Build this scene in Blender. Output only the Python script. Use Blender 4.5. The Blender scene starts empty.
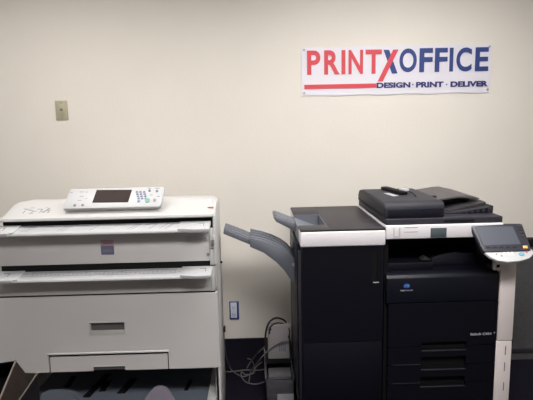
import bpy, bmesh, math, random
from mathutils import Vector, Matrix
random.seed(7)
C = bpy.context.scene.collection
S = bpy.context.scene

# ---------------------------------------------------------------- camera numbers (survey of the photograph)
FPX = 486.0; PIT = math.radians(8.45); ROL = math.radians(1.22); YAW = math.radians(1.1); HC = 1.52
_f = Vector((math.sin(YAW)*math.cos(PIT), math.cos(YAW)*math.cos(PIT), -math.sin(PIT)))
_r = Vector((math.cos(YAW), -math.sin(YAW), 0.0)); _u = _r.cross(_f)
CR = math.cos(ROL)*_r - math.sin(ROL)*_u
CU = math.sin(ROL)*_r + math.cos(ROL)*_u
CP = Vector((0, 0, HC))
def ray(px, py): return (px-266.5)/FPX*CR - (py-200)/FPX*CU + _f
def atY(px, py, Y):
    d = ray(px, py); return CP + d*(Y/d.y)
def atZ(px, py, Z):
    d = ray(px, py); return CP + d*((Z-HC)/d.z)

# ---------------------------------------------------------------- materials
def mat(name, col, rough=0.5, metal=0.0, bump=0.0, bscale=200.0, var=0.0, vscale=6.0, spec=0.5, emit=None, trans=0.0, coat=0.0):
    m = bpy.data.materials.new(name); m.use_nodes = True
    nt = m.node_tree; b = nt.nodes['Principled BSDF']
    b.inputs['Base Color'].default_value = (*col, 1)
    b.inputs['Roughness'].default_value = rough; b.inputs['Metallic'].default_value = metal
    b.inputs['Specular IOR Level'].default_value = spec
    b.inputs['Coat Weight'].default_value = coat
    b.inputs['Transmission Weight'].default_value = trans
    tc = nt.nodes.new('ShaderNodeTexCoord')
    if var > 0:
        n = nt.nodes.new('ShaderNodeTexNoise'); n.inputs['Scale'].default_value = vscale; n.inputs['Detail'].default_value = 5
        nt.links.new(tc.outputs['Object'], n.inputs['Vector'])
        r = nt.nodes.new('ShaderNodeValToRGB')
        r.color_ramp.elements[0].position = .3; r.color_ramp.elements[1].position = .7
        r.color_ramp.elements[0].color = (*[c*(1-var) for c in col], 1)
        r.color_ramp.elements[1].color = (*[min(1, c*(1+var)) for c in col], 1)
        nt.links.new(n.outputs['Fac'], r.inputs['Fac']); nt.links.new(r.outputs['Color'], b.inputs['Base Color'])
    if bump > 0:
        n = nt.nodes.new('ShaderNodeTexNoise'); n.inputs['Scale'].default_value = bscale; n.inputs['Detail'].default_value = 3
        nt.links.new(tc.outputs['Object'], n.inputs['Vector'])
        bp = nt.nodes.new('ShaderNodeBump'); bp.inputs['Strength'].default_value = bump; bp.inputs['Distance'].default_value = .002
        nt.links.new(n.outputs['Fac'], bp.inputs['Height']); nt.links.new(bp.outputs['Normal'], b.inputs['Normal'])
    if emit:
        b.inputs['Emission Color'].default_value = (*emit[0], 1); b.inputs['Emission Strength'].default_value = emit[1]
    return m
M = dict(
 wall=mat('wall_paint', (.645,.615,.575), .85, bump=.5, bscale=60, var=.015, vscale=3),
 ceil=mat('ceiling_tile', (.75,.73,.68), .9, bump=.4, bscale=120),
 carpet=mat('carpet', (.008,.007,.014), .98, bump=1, bscale=500, var=.5, vscale=180, spec=.1),
 basebd=mat('vinyl_base', (.004,.004,.011), .65, spec=.2),
 pwhite=mat('printer_white', (.475,.475,.478), .45, bump=.05, bscale=900, var=.01),
 pface=mat('printer_face', (.52,.508,.51), .5, bump=.05, bscale=900, var=.015),
 pside=mat('printer_side', (.45,.44,.43), .5),
 shadegrey=mat('grip_shade_grey', (.09,.083,.088), .6),  # shade inside the grip recesses, put into the colour
 pbright=mat('tray_white', (.43,.44,.458), .4),
 cwhite=mat('copier_white', (.68,.66,.70), .4, bump=.05, bscale=900),
 cream=mat('column_white', (.72,.66,.655), .45, var=.01),
 dark=mat('copier_black', (.0055,.0058,.012), .42, bump=.06, bscale=1200, spec=.28),
 darkb=mat('copier_front_black', (.0042,.0044,.008), .38, bump=.06, bscale=1200, spec=.22),
 charcoal=mat('charcoal_plastic', (.022,.022,.030), .55, bump=.12, bscale=900, spec=.25),
 lidgrey=mat('lid_grey', (.034,.032,.036), .5, bump=.15, bscale=900, spec=.22),
 traygrey=mat('tray_grey', (.105,.113,.138), .45, bump=.05, bscale=600),
 wing=mat('wing_grey', (.075,.070,.074), .5, bump=.1, bscale=900, spec=.3),
 traylight=mat('tray_light_grey', (.145,.16,.195), .45),
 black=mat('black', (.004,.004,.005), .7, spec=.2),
 gloss=mat('panel_black', (.024,.025,.036), .5),
 screen=mat('screen_glass', (.065,.072,.095), .3),
 lcd=mat('lcd_brown', (.038,.028,.027), .5, spec=.05),
 lcdg=mat('lcd_green_grey', (.07,.09,.10), .25),
 red=mat('print_red', (.54,.045,.065), .6),
 blue=mat('print_blue', (.016,.038,.18), .6),
 navy=mat('print_navy', (.022,.025,.14), .6),
 vinyl=mat('banner_vinyl', (.62,.61,.68), .5, var=.02, vscale=5),
 metal=mat('grommet_metal', (.35,.35,.36), .35, metal=1),
 ink=mat('ink_grey', (.16,.16,.18), .7),
 inkl=mat('ink_light', (.24,.24,.28), .7),
 keyblue=mat('key_blue_grey', (.16,.19,.30), .5),
 green=mat('start_green', (.08,.28,.20), .4),
 teal=mat('start_blue', (.10,.28,.42), .4),
 orange=mat('orange_lamp', (.7,.34,.12), .4, emit=((1,.5,.15), .25)),
 logob=mat('logo_blue', (.008,.018,.22), .5, spec=.2),
 silver=mat('silver_print', (.35,.36,.40), .4),
 beige=mat('beige_plastic', (.36,.33,.24), .5),
 beiged=mat('beige_dark', (.11,.10,.08), .6),
 oblue=mat('outlet_blue', (.035,.06,.22), .5),
 owhite=mat('outlet_white', (.62,.66,.80), .5),
 purple=mat('badge_purple', (.11,.11,.19), .4),
 pink=mat('badge_pink', (.42,.26,.32), .5),
 eqgrey=mat('equipment_grey', (.32,.30,.31), .5),
 binp=mat('bin_plastic', (.24,.24,.28), .22, spec=.6, var=.35, vscale=14, trans=.75),
 eqd=mat('case_grey', (.11,.11,.12), .5),
 paper=mat('paper', (.30,.30,.33), .6),
 rubber=mat('rubber', (.012,.012,.013), .5),
 cable=mat('grey_cable', (.10,.10,.11), .5),
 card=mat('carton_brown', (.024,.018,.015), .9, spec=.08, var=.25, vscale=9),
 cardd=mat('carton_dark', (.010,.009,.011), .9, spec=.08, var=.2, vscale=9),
 cedge=mat('carton_edge', (.12,.105,.095), .7),
 fabric=mat('partition_fabric', (.070,.068,.072), .95, bump=1, bscale=700, var=.12, vscale=40),
 lav=mat('lavender_grey', (.22,.20,.26), .5),
 stack=mat('stacker_grey', (.11,.13,.165), .5),
 lamp=mat('lamp_diffuser', (.9,.9,.9), .5, emit=((1,.965,.90), 1.0)),
)

# ---------------------------------------------------------------- mesh helpers
def bmnew(): return bmesh.new()
def box(bm, x0, x1, y0, y1, z0, z1, bev=0.0, seg=2, mtx=None):
    vs = [bm.verts.new((x, y, z)) for x in (x0, x1) for y in (y0, y1) for z in (z0, z1)]
    q = [(0,1,3,2),(4,6,7,5),(0,4,5,1),(2,3,7,6),(0,2,6,4),(1,5,7,3)]
    fs = [bm.faces.new([vs[i] for i in f]) for f in q]
    es = list({e for f in fs for e in f.edges})
    if bev > 0:
        r = bmesh.ops.bevel(bm, geom=es, offset=bev, segments=seg, affect='EDGES', profile=.5)
        vs = list({v for f in r['faces'] for v in f.verts} | {v for v in vs if v.is_valid})
    if mtx is not None:
        for v in vs: v.co = mtx @ v.co
    return vs
def prism(bm, pts, axis, a0, a1, bev=0.0, seg=2, mtx=None):
    """extrude a closed outline along an axis; pts are the two other coordinates in order"""
    def co(p, a):
        return {'x': (a, p[0], p[1]), 'y': (p[0], a, p[1]), 'z': (p[0], p[1], a)}[axis]
    A = [bm.verts.new(co(p, a0)) for p in pts]; B = [bm.verts.new(co(p, a1)) for p in pts]
    fs = [bm.faces.new(A), bm.faces.new(list(reversed(B)))]
    n = len(pts)
    for i in range(n): fs.append(bm.faces.new([A[i], B[i], B[(i+1) % n], A[(i+1) % n]]))
    bmesh.ops.recalc_face_normals(bm, faces=fs)
    vs = A+B
    if bev > 0:
        es = list({e for f in fs for e in f.edges})
        r = bmesh.ops.bevel(bm, geom=es, offset=bev, segments=seg, affect='EDGES', profile=.5)
        vs = list({v for f in r['faces'] for v in f.verts} | {v for v in vs if v.is_valid})
    if mtx is not None:
        for v in vs: v.co = mtx @ v.co
    return vs
def loft(bm, ring_a, ring_b):
    A = [bm.verts.new(p) for p in ring_a]; B = [bm.verts.new(p) for p in ring_b]; n = len(A)
    fs = [bm.faces.new(A), bm.faces.new(list(reversed(B)))]
    for i in range(n): fs.append(bm.faces.new([A[i], B[i], B[(i+1) % n], A[(i+1) % n]]))
    bmesh.ops.recalc_face_normals(bm, faces=fs)
def holes(bm, x0, x1, z0, z1, yf, yb, hs):
    xs = sorted({x0, x1, *[h[0] for h in hs], *[h[1] for h in hs]}); zs = sorted({z0, z1, *[h[2] for h in hs], *[h[3] for h in hs]})
    V = {}
    def v(x, y, z):
        k = (round(x, 5), round(y, 5), round(z, 5))
        if k not in V: V[k] = bm.verts.new((x, y, z))
        return V[k]
    def solid(i, j):
        if i < 0 or j < 0 or i >= len(xs)-1 or j >= len(zs)-1: return False
        cx = (xs[i]+xs[i+1])/2; cz = (zs[j]+zs[j+1])/2
        return not any(h[0] < cx < h[1] and h[2] < cz < h[3] for h in hs)
    for i in range(len(xs)-1):
        for j in range(len(zs)-1):
            if not solid(i, j): continue
            a, b, c, d = xs[i], xs[i+1], zs[j], zs[j+1]
            bm.faces.new([v(a,yf,c), v(b,yf,c), v(b,yf,d), v(a,yf,d)])
            bm.faces.new([v(a,yb,c), v(a,yb,d), v(b,yb,d), v(b,yb,c)])
            if not solid(i-1, j): bm.faces.new([v(a,yf,c), v(a,yf,d), v(a,yb,d), v(a,yb,c)])
            if not solid(i+1, j): bm.faces.new([v(b,yf,c), v(b,yb,c), v(b,yb,d), v(b,yf,d)])
            if not solid(i, j-1): bm.faces.new([v(a,yf,c), v(a,yb,c), v(b,yb,c), v(b,yf,c)])
            if not solid(i, j+1): bm.faces.new([v(a,yf,d), v(b,yf,d), v(b,yb,d), v(a,yb,d)])
    bmesh.ops.recalc_face_normals(bm, faces=bm.faces)
def cyl(bm, p0, p1, r, n=16, r2=None, cap=True):
    p0 = Vector(p0); p1 = Vector(p1); d = (p1-p0).normalized()
    a = d.orthogonal().normalized(); b = d.cross(a); r2 = r if r2 is None else r2
    A = [bm.verts.new(p0+(a*math.cos(t)+b*math.sin(t))*r) for t in [2*math.pi*i/n for i in range(n)]]
    B = [bm.verts.new(p1+(a*math.cos(t)+b*math.sin(t))*r2) for t in [2*math.pi*i/n for i in range(n)]]
    for i in range(n): bm.faces.new([A[i], A[(i+1) % n], B[(i+1) % n], B[i]])
    if cap: bm.faces.new(list(reversed(A))); bm.faces.new(B)
def ring(bm, c, nrm, R, r, n=20, k=8):
    nrm = Vector(nrm).normalized(); a = nrm.orthogonal().normalized(); b = nrm.cross(a); c = Vector(c)
    g = []
    for i in range(n):
        t = 2*math.pi*i/n; d = a*math.cos(t)+b*math.sin(t)
        g.append([bm.verts.new(c+d*(R+r*math.cos(s))+nrm*(r*math.sin(s))) for s in [2*math.pi*j/k for j in range(k)]])
    for i in range(n):
        for j in range(k): bm.faces.new([g[i][j], g[(i+1)%n][j], g[(i+1)%n][(j+1)%k], g[i][(j+1)%k]])
def tube(bm, pts, r, n=8, sub=6):
    P = [Vector(p) for p in pts]; L = []
    for i in range(len(P)-1):
        p0 = P[max(i-1,0)]; p1 = P[i]; p2 = P[i+1]; p3 = P[min(i+2,len(P)-1)]
        for s in range(sub):
            t = s/sub
            L.append(.5*((2*p1)+(p2-p0)*t+(2*p0-5*p1+4*p2-p3)*t*t+(3*p1-p0-3*p2+p3)*t**3))
    L.append(P[-1]); rings = []; up = None
    for i, p in enumerate(L):
        d = (L[min(i+1,len(L)-1)]-L[max(i-1,0)]).normalized()
        if up is None: up = d.orthogonal().normalized()
        up = (up-d*up.dot(d)).normalized(); b = d.cross(up)
        rings.append([bm.verts.new(p+(up*math.cos(t)+b*math.sin(t))*r) for t in [2*math.pi*j/n for j in range(n)]])
    for A, B in zip(rings, rings[1:]):
        for j in range(n): bm.faces.new([A[j], A[(j+1)%n], B[(j+1)%n], B[j]])
    bm.faces.new(list(reversed(rings[0]))); bm.faces.new(rings[-1])

ORG = {}
def obj(name, bm, m, parent=None, label=None, sharp=35):
    me = bpy.data.meshes.new(name)
    off = Vector((0,0,0))
    r = parent
    while r is not None and r.parent is not None: r = r.parent
    if r is not None: off = Vector(r.location)
    bmesh.ops.transform(bm, matrix=Matrix.Translation(-off), verts=bm.verts)
    bm.normal_update(); bm.to_mesh(me); bm.free()
    me.materials.append(m)
    for p in me.polygons: p.use_smooth = True
    me.set_sharp_from_angle(angle=math.radians(sharp))
    o = bpy.data.objects.new(name, me); C.objects.link(o); o.parent = parent
    if label: o['label'] = label
    return o
def thing(name, label, cat, loc, group=None):
    o = bpy.data.objects.new(name, None); C.objects.link(o); o.location = loc
    o.empty_display_size = .1; o['label'] = label; o['category'] = cat
    if group: o['group'] = group
    return o
def tag(o, label, cat, group=None):
    o['label'] = label; o['category'] = cat
    if group: o['group'] = group
    return o
def struct(name, bm, m):
    o = obj(name, bm, m); o['kind'] = 'structure'; return o
def B(name, m, parent, *a, bev=0.0, seg=2, mtx=None, label=None):
    bm = bmnew(); box(bm, *a, bev=bev, seg=seg, mtx=mtx); return obj(name, bm, m, parent, label)
def text_into(bm, s, w, h, mtx, depth=.0008, bold=0.0):
    """lettering fitted to a w x h box in the local XY plane, raised along +Z, then moved by mtx"""
    cu = bpy.data.curves.new('t', 'FONT'); cu.body = s; cu.extrude = .01; cu.offset = bold; cu.resolution_u = 6
    o = bpy.data.objects.new('t', cu); C.objects.link(o)
    dg = bpy.context.evaluated_depsgraph_get(); dg.update()
    me = bpy.data.meshes.new_from_object(o.evaluated_get(dg))
    bpy.data.objects.remove(o); bpy.data.curves.remove(cu)
    xs = [v.co.x for v in me.vertices]; ys = [v.co.y for v in me.vertices]
    x0, x1, y0, y1 = min(xs), max(xs), min(ys), max(ys)
    for v in me.vertices:
        v.co = mtx @ Vector(((v.co.x-x0)/(x1-x0)*w, (v.co.y-y0)/(y1-y0)*h, (v.co.z+.01)/.02*depth))
    bm.from_mesh(me); bpy.data.meshes.remove(me)
def front_text(s, x0, x1, z0, z1, y, bold=.0, depth=.0008, z0r=None):
    bm = bmnew(); text_into(bm, s, x1-x0, z1-z0, Matrix(((1,0,0,x0),(0,0,-1,y),(0,1,0,z0),(0,0,0,1))), depth, bold); return bm

# ---------------------------------------------------------------- room
WY = 3.15; X0, X1, YB, ZC = -3.0, 3.3, -2.6, 2.62
bm = bmnew(); box(bm, X0-.1, X1+.1, WY, WY+.12, 0, ZC); struct('wall_back', bm, M['wall'])
bm = bmnew(); box(bm, X0-.12, X0, YB, WY, 0, ZC); struct('wall_left', bm, M['wall'])
bm = bmnew(); box(bm, X1, X1+.12, YB, WY, 0, ZC); struct('wall_right', bm, M['wall'])
bm = bmnew(); box(bm, X0-.1, X1+.1, YB-.12, YB, 0, ZC); struct('wall_front', bm, M['wall'])
bm = bmnew(); box(bm, X0-.1, X1+.1, YB-.1, WY+.1, -.1, 0); struct('floor', bm, M['carpet'])
bm = bmnew(); box(bm, X0-.1, X1+.1, YB-.1, WY+.1, ZC, ZC+.1); struct('ceiling', bm, M['ceil'])
bm = bmnew(); prism(bm, [(WY, 0), (WY-.014, 0), (WY-.010, .02), (WY-.008, .096), (WY, .102)], 'x', X0, X1); struct('baseboard_back', bm, M['basebd'])

# ceiling lamps
def ceiling_lamp(x, y, w, d, power, label, col):
    t = thing('ceiling_light', label, 'light', (x, y, ZC-.05), 'recessed office ceiling lights')
    bm = bmnew()
    for a in [(x-w/2-.03, x-w/2, y-d/2-.03, y+d/2+.03), (x+w/2, x+w/2+.03, y-d/2-.03, y+d/2+.03), (x-w/2, x+w/2, y-d/2-.03, y-d/2), (x-w/2, x+w/2, y+d/2, y+d/2+.03)]:
        box(bm, *a, ZC-.05, ZC-.001, .003)
    obj('light_frame', bm, M['ceil'], t)
    m = M['lamp'].copy(); m.node_tree.nodes['Principled BSDF'].inputs['Emission Strength'].default_value = power
    m.node_tree.nodes['Principled BSDF'].inputs['Emission Color'].default_value = (*col, 1)
    B('diffuser', m, t, x-w/2, x+w/2, y-d/2, y+d/2, ZC-.04, ZC-.002)
ceiling_lamp(.85, 2.0, 1.2, .6, 20.0, 'long ceiling light over the two black machines', (1,.965,.92))
ceiling_lamp(-1.2, 2.0, 1.2, .6, 14.0, 'ceiling light over the white printer', (1,.955,.90))
ceiling_lamp(.35, .35, 1.2, .6, 46.0, 'ceiling light farthest from the wall with the banner', (1,.96,.92))

# ---------------------------------------------------------------- banner
def bz(px, py): return atY(px, py, WY)
TL, TR_, BR_, BL_ = bz(301.4, 47.4), bz(490.6, 44.4), bz(490.4, 93.2), bz(301.6, 95.2)
bx0, bx1, bz0, bz1 = (TL.x+BL_.x)/2, (TR_.x+BR_.x)/2, (BL_.z+BR_.z)/2, (TL.z+TR_.z)/2
ban = thing('banner_sign', 'long white vinyl banner with red and blue lettering on the wall above the black machines', 'banner', ((bx0+bx1)/2, WY-.004, bz0))
bm = bmnew(); nx, nz = 60, 12; G = {}
def bwave(x, z): return .0016*math.sin(x*9)*math.sin(z*5+1)+.0012*math.sin(x*23+z*14)
for i in range(nx+1):
    for j in range(nz+1):
        x = bx0+(bx1-bx0)*i/nx; z = bz0+(bz1-bz0)*j/nz
        if j in (0, nz): z += .0025*math.sin(i*.42)*(1 if j else 1)
        for s, yy in ((0, -.0055), (1, -.0045)): G[i,j,s] = bm.verts.new((x, WY+yy+bwave(x,z), z))
for i in range(nx):
    for j in range(nz):
        bm.faces.new([G[i,j,0],G[i+1,j,0],G[i+1,j+1,0],G[i,j+1,0]]); bm.faces.new([G[i,j,1],G[i,j+1,1],G[i+1,j+1,1],G[i+1,j,1]])
for i in range(nx):
    bm.faces.new([G[i,0,0],G[i,0,1],G[i+1,0,1],G[i+1,0,0]]); bm.faces.new([G[i,nz,0],G[i+1,nz,0],G[i+1,nz,1],G[i,nz,1]])
for j in range(nz):
    bm.faces.new([G[0,j,0],G[0,j+1,0],G[0,j+1,1],G[0,j,1]]); bm.faces.new([G[nx,j,0],G[nx,j,1],G[nx,j+1,1],G[nx,j+1,0]])
obj('sheet', bm, M['vinyl'], ban)
ty = WY-.0082
def bpt(px, py): p = bz(px, py); return p.x, p.z
def letters(spec, m, name, label, bold, ya, yb):
    bm = bmnew()
    for ch, p0, p1 in spec:
        pm = (p0+p1)/2; k = (pm-345)*-.016
        x0 = bpt(p0, 60)[0]; x1 = bpt(p1, 60)[0]; z0 = bpt(pm, yb+k)[1]; z1 = bpt(pm, ya+k)[1]
        if ch == 'I': box(bm, x0, x1, ty, ty+.0008, z0, z1)
        else: text_into(bm, ch, x1-x0, z1-z0, Matrix(((1,0,0,x0),(0,0,-1,ty),(0,1,0,z0),(0,0,0,1))), .0008, bold)
    obj(name, bm, m, ban, label)
letters([('P',306.9,320.2),('R',324,339.4),('I',341.3,345.2),('N',348.3,362.8),('T',365.2,381.4)], M['red'], 'lettering', 'red word printed on the banner', .028, 50.2, 74.4)
letters([('O',399,416.4),('F',419,432.2),('F',434.4,447),('I',449,452.8),('C',455.8,471.2),('E',474.6,488)], M['blue'], 'lettering', 'blue word printed on the banner', .028, 49.6, 73.4)
for word, pa, pb in (('DESIGN', 376.2, 410), ('PRINT', 415.6, 443), ('DELIVER', 450, 487.3)):
    k = ((pa+pb)/2-432)*-.016
    obj('tagline_word', front_text(word, bpt(pa,84)[0], bpt(pb,84)[0], bpt((pa+pb)/2, 87.4+k)[1], bpt((pa+pb)/2, 81.8+k)[1], ty, .05), M['navy'], ban, 'small navy word on the banner')
for pa in (412.4, 446.2):
    q = bpt(pa, 84.6); bm = bmnew(); box(bm, q[0]-.004, q[0]+.004, ty, ty+.0008, q[1]-.004, q[1]+.004); obj('tagline_dot', bm, M['navy'], ban)
bm = bmnew(); prism(bm, [bpt(*p) for p in [(383.2,50),(388.8,50),(397.2,73.6),(391.6,73.8)]], 'y', ty, ty+.001); obj('letter_stroke', bm, M['blue'], ban, 'blue stroke of the letter X')
bm = bmnew(); prism(bm, [bpt(*p) for p in [(392.8,49.8),(398.2,49.7),(382.4,81.6),(377.2,81.7)]], 'y', ty-.0012, ty); obj('letter_stroke', bm, M['red'], ban, 'long red stroke of the letter X')
bm = bmnew(); z = bpt(340, 84.2)[1]; z2 = bpt(340, 88.6)[1]; box(bm, bpt(304.2,86)[0], bpt(376,86)[0], ty, ty+.001, z2, z); obj('underline', bm, M['red'], ban, 'red bar under the lettering')
for gx, gz in ((bx0+.016, bz1-.016), (bx1-.016, bz1-.016), (bx0+.016, bz0+.018), (bx1-.016, bz0+.018)):
    bm = bmnew(); ring(bm, (gx, ty, gz), (0,1,0), .006, .0018); cyl(bm, (gx, ty-.002, gz), (gx, WY-.003, gz), .0038, 10); obj('grommet', bm, M['metal'], ban)

# ---------------------------------------------------------------- wall plates
a = bz(55.4, 101); b = bz(68.6, 119.4); pcx, pcz = (a.x+b.x)/2, (a.z+b.z)/2
wp = thing('wall_plate', 'beige jack plate high on the wall above the large white printer', 'wall plate', (pcx, WY, pcz))
B('plate', M['beige'], wp, pcx-.038, pcx+.038, WY-.009, WY-.0005, pcz-.060, pcz+.060, bev=.003)
B('insert', M['beige'], wp, pcx-.017, pcx+.017, WY-.012, WY-.008, pcz-.034, pcz+.034, bev=.002)
bm = bmnew(); box(bm, pcx-.007, pcx+.008, WY-.0135, WY-.011, pcz-.004, pcz+.010, .001); obj('jack', bm, M['beiged'], wp)
for s in (-1, 1):
    bm = bmnew(); cyl(bm, (pcx, WY-.010, pcz+s*.047), (pcx, WY-.0085, pcz+s*.047), .0035, 12); obj('screw', bm, M['beiged'], wp)
a = bz(229.2, 301.4); b = bz(239.3, 319); ocx, ocz = (a.x+b.x)/2, (a.z+b.z)/2; hw = (b.x-a.x)/2; hh = (a.z-b.z)/2
ot = thing('wall_outlet', 'small pale wall outlet with a blue surround low on the wall between the machines', 'outlet', (ocx, WY, ocz))
B('surround', M['oblue'], ot, ocx-hw, ocx+hw, WY-.007, WY-.0005, ocz-hh, ocz+hh, bev=.002)
B('plate', M['owhite'], ot, ocx-hw+.008, ocx+hw-.014, WY-.011, WY-.006, ocz-hh+.012, ocz+hh-.006, bev=.002)
for s in (-1, 1):
    bm = bmnew(); cx = ocx-.003
    box(bm, cx-.009, cx-.006, WY-.0125, WY-.0105, ocz+s*.024-.006, ocz+s*.024+.006); box(bm, cx+.006, cx+.009, WY-.0125, WY-.0105, ocz+s*.024-.006, ocz+s*.024+.006)
    cyl(bm, (cx, WY-.0125, ocz+s*.024-.012), (cx, WY-.0105, ocz+s*.024-.012), .003, 10)
    obj('socket', bm, M['ink'], ot)

# ---------------------------------------------------------------- wide format printer (left)
FY = 2.33; XL, XR = -1.335, -.209
pr = thing('wide_format_printer', 'large off-white wide format printer with two long feed tables and a tilted control panel', 'printer', ((XL+XR)/2, 2.62, 0))
# housing
bm = bmnew(); box(bm, XL+.03, XR-.03, 2.345, 2.655, .335, 1.045, .004); box(bm, XL+.05, XR-.05, 2.64, 2.90, .30, 1.06, .01); obj('housing', bm, M['pface'], pr)
# side panels with a stepped front edge
for s, xa, xb in ((-1, XL, XL+.014), (1, XR-.012, XR)):
    bm = bmnew()
    prism(bm, [(2.335,.0),(2.60,.0),(2.65,.06),(2.65,1.12),(2.62,1.148),(2.47,1.145),(2.36,1.105),(2.335,1.095),(2.335,1.01),(2.327,1.0),(2.327,.86),(2.336,.85),(2.336,.735),(2.362,.73),(2.362,.315),(2.336,.31),(2.336,.0)], 'x', xa, xb, .004) if s > 0 else box(bm, xa, xb, 2.335, 2.65, 0, 1.03, .003)
    sp = obj('side_panel', bm, M['pwhite'], pr)
bm = bmnew(); box(bm, XR-.020, XR-.006, 2.318, 2.328, .955, .985, .003); obj('latch', bm, M['ink'], pr, 'small grey latch at the top right')
bm = bmnew(); cyl(bm, (XR-.001, 2.58, .80), (XR+.010, 2.58, .80), .006, 10); obj('side_knob', bm, M['black'], pr)
for z0, z1 in ((.722, .850), (.856, .935), (.940, 1.040)):
    bm = bmnew(); box(bm, XR-.031, XR-.012, 2.332, 2.40, z0, z1, .003); obj('side_bracket', bm, M['pwhite'], pr)
# scanner cover
bm = bmnew()
prof = [(2.322,1.098),(2.318,1.103),(2.320,1.112),(2.35,1.124),(2.44,1.155),(2.475,1.165),(2.53,1.169),(2.64,1.162),(2.66,1.15),(2.66,1.098)]
secs = [(-1.250, -.012, .965), (-1.235, -.003, .99), (-1.205, 0, 1.0), (XR-.05, 0, 1.0), (XR-.022, -.003, .995), (XR-.006, -.010, .985)]
rings = []
for x, dz, k in secs:
    rings.append([bm.verts.new((x, 2.49+(y-2.49)*(k if y < 2.49 else 1), z+(dz*1.6 if z > 1.12 else 0))) for y, z in prof])
for A, Bq in zip(rings, rings[1:]):
    n = len(A)
    for i in range(n): bm.faces.new([A[i], A[(i+1)%n], Bq[(i+1)%n], Bq[i]])
bm.faces.new(rings[0]); bm.faces.new(list(reversed(rings[-1]))); bmesh.ops.recalc_face_normals(bm, faces=bm.faces)
sc = obj('scanner_cover', bm, M['pwhite'], pr)
sl = Vector((0, .125, .042)).normalized()           # direction up the slope
sn = Vector((0, -sl.z, sl.y))                        # its normal
def slope(u, v, w): return Vector((u, 2.35, 1.1245)) + sl*v + sn*w
def smx(u, v, w=0.0):
    o = slope(u, v, w); return Matrix(((1,0,0,o.x),(0,sl.y,sn.y,o.y),(0,sl.z,sn.z,o.z),(0,0,0,1)))
# diagrams printed on the left of the cover
bm = bmnew()
rr = random.Random(3)
for k in range(16):
    u = -1.165+rr.random()*.15; v = .015+rr.random()*.06
    box(bm, 0, .012+.012*rr.random(), 0, .003, 0, .0009, mtx=smx(u, v))
for k in range(4): box(bm, 0, .004, 0, .028, 0, .0009, mtx=smx(-1.15+.04*k, .02))
obj('instruction_print', bm, M['inkl'], sc)
bm = bmnew(); prism(bm, [(0,0),(.006,0),(.024,.045),(.018,.045)], 'z', 0, .001, mtx=smx(-1.055, .022)); obj('instruction_mark', bm, M['ink'], sc, 'dark slanted mark')
bm = bmnew(); box(bm, 0, .012, 0, .012, 0, .001, mtx=smx(-.247, .028)); box(bm, .012, .030, .001, .011, 0, .001, mtx=smx(-.247, .028)); obj('red_mark', bm, M['red'], sc)
bm = bmnew(); box(bm, -1.240, XR-.016, 2.352, 2.62, 1.03, 1.0975); obj('scan_slot', bm, M['black'], pr, 'black gap under the cover')
# tilted operation panel
pl = [atY(63.5, 208.7, 2.345), atY(71.5, 189.2, 2.43), atY(164, 187.2, 2.43), atY(158.6, 207.5, 2.345)]
pv = ((pl[1]-pl[0]) + (pl[2]-pl[3])); pv.x = 0; ph = Vector((0, .085, (pl[1].z+pl[2].z-pl[0].z-pl[3].z)/2)); plen = ph.length; pu = ph/plen
pn = Vector((0, -pu.z, pu.y)); po = Vector((0, 2.345, (pl[0].z+pl[3].z)/2))
def pmx(x, v, w=0.0):
    o = Vector((x, po.y, po.z))+pu*v+pn*w; return Matrix(((1,0,0,o.x),(0,pu.y,pn.y,o.y),(0,pu.z,pn.z,o.z),(0,0,0,1)))
cpn = bmnew()
xa, xb, xc, xd = pl[0].x, pl[1].x, pl[2].x, pl[3].x
prism(cpn, [(xa, 0), (xd, 0), (xd+.012, .012), (xc+.004, plen-.01), (xc-.004, plen), (xb, plen), (xb-.006, plen-.01), (xa-.002, .012)], 'z', -.014, .004, .003, mtx=pmx(0, 0))
cp = obj('control_panel', cpn, M['pbright'], pr)
def pp(px, py):   # point of the photograph on the panel plane -> local (x, v)
    d = ray(px, py); t = (po-CP).dot(pn)/d.dot(pn); q = CP+d*t; return q.x, (q-po).dot(pu)
bm = bmnew(); prism(bm, [pp(92.5,203.2), pp(128.3,202.8), pp(132.3,190.4), pp(97,190.6)], 'z', .003, .0055, mtx=pmx(0,0)); obj('display', bm, M['lcd'], cp)
for r_ in range(4):
    for c_ in range(3):
        x, v = pp(137.2+c_*3.6+(3-r_)*.55, 199-r_*2.2-.0)
        bm = bmnew(); box(bm, x-.0062, x+.0062, v-.0045, v+.0045, .003, .007, .001, 1, mtx=pmx(0,0)); obj('key', bm, M['keyblue'], cp)
for px, py, r_, mm, nm in [(147.6,201.0,.0125,'green','start_button'),(154.8,200.8,.008,'inkl','key'),(139,201.8,.007,'keyblue','key'),(149.8,191.3,.0065,'ink','key'),(157.2,191.8,.0065,'ink','key'),(75,206,.006,'ink','key'),(82.8,205.8,.006,'ink','key')]:
    x, v = pp(px, py); bm = bmnew(); cyl(bm, pmx(0,0) @ Vector((x, v, .003)), pmx(0,0) @ Vector((x, v, .0075)), r_, 14); obj(nm, bm, M[mm], cp)
bm = bmnew()
for px, py, w in [(155.5,188.9,.022),(148,188.8,.016),(70.5,193,.012),(80,192.5,.02),(86,192.6,.01),(80,197,.02),(86,199,.008),(78,201,.018),(150,195.5,.014),(157,197,.014)]:
    x, v = pp(px, py); bm = bmnew(); box(bm, x, x+w, v-.0018, v+.0018, .003, .0048, mtx=pmx(0,0)); obj('panel_print', bm, M['inkl'], cp)
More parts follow.
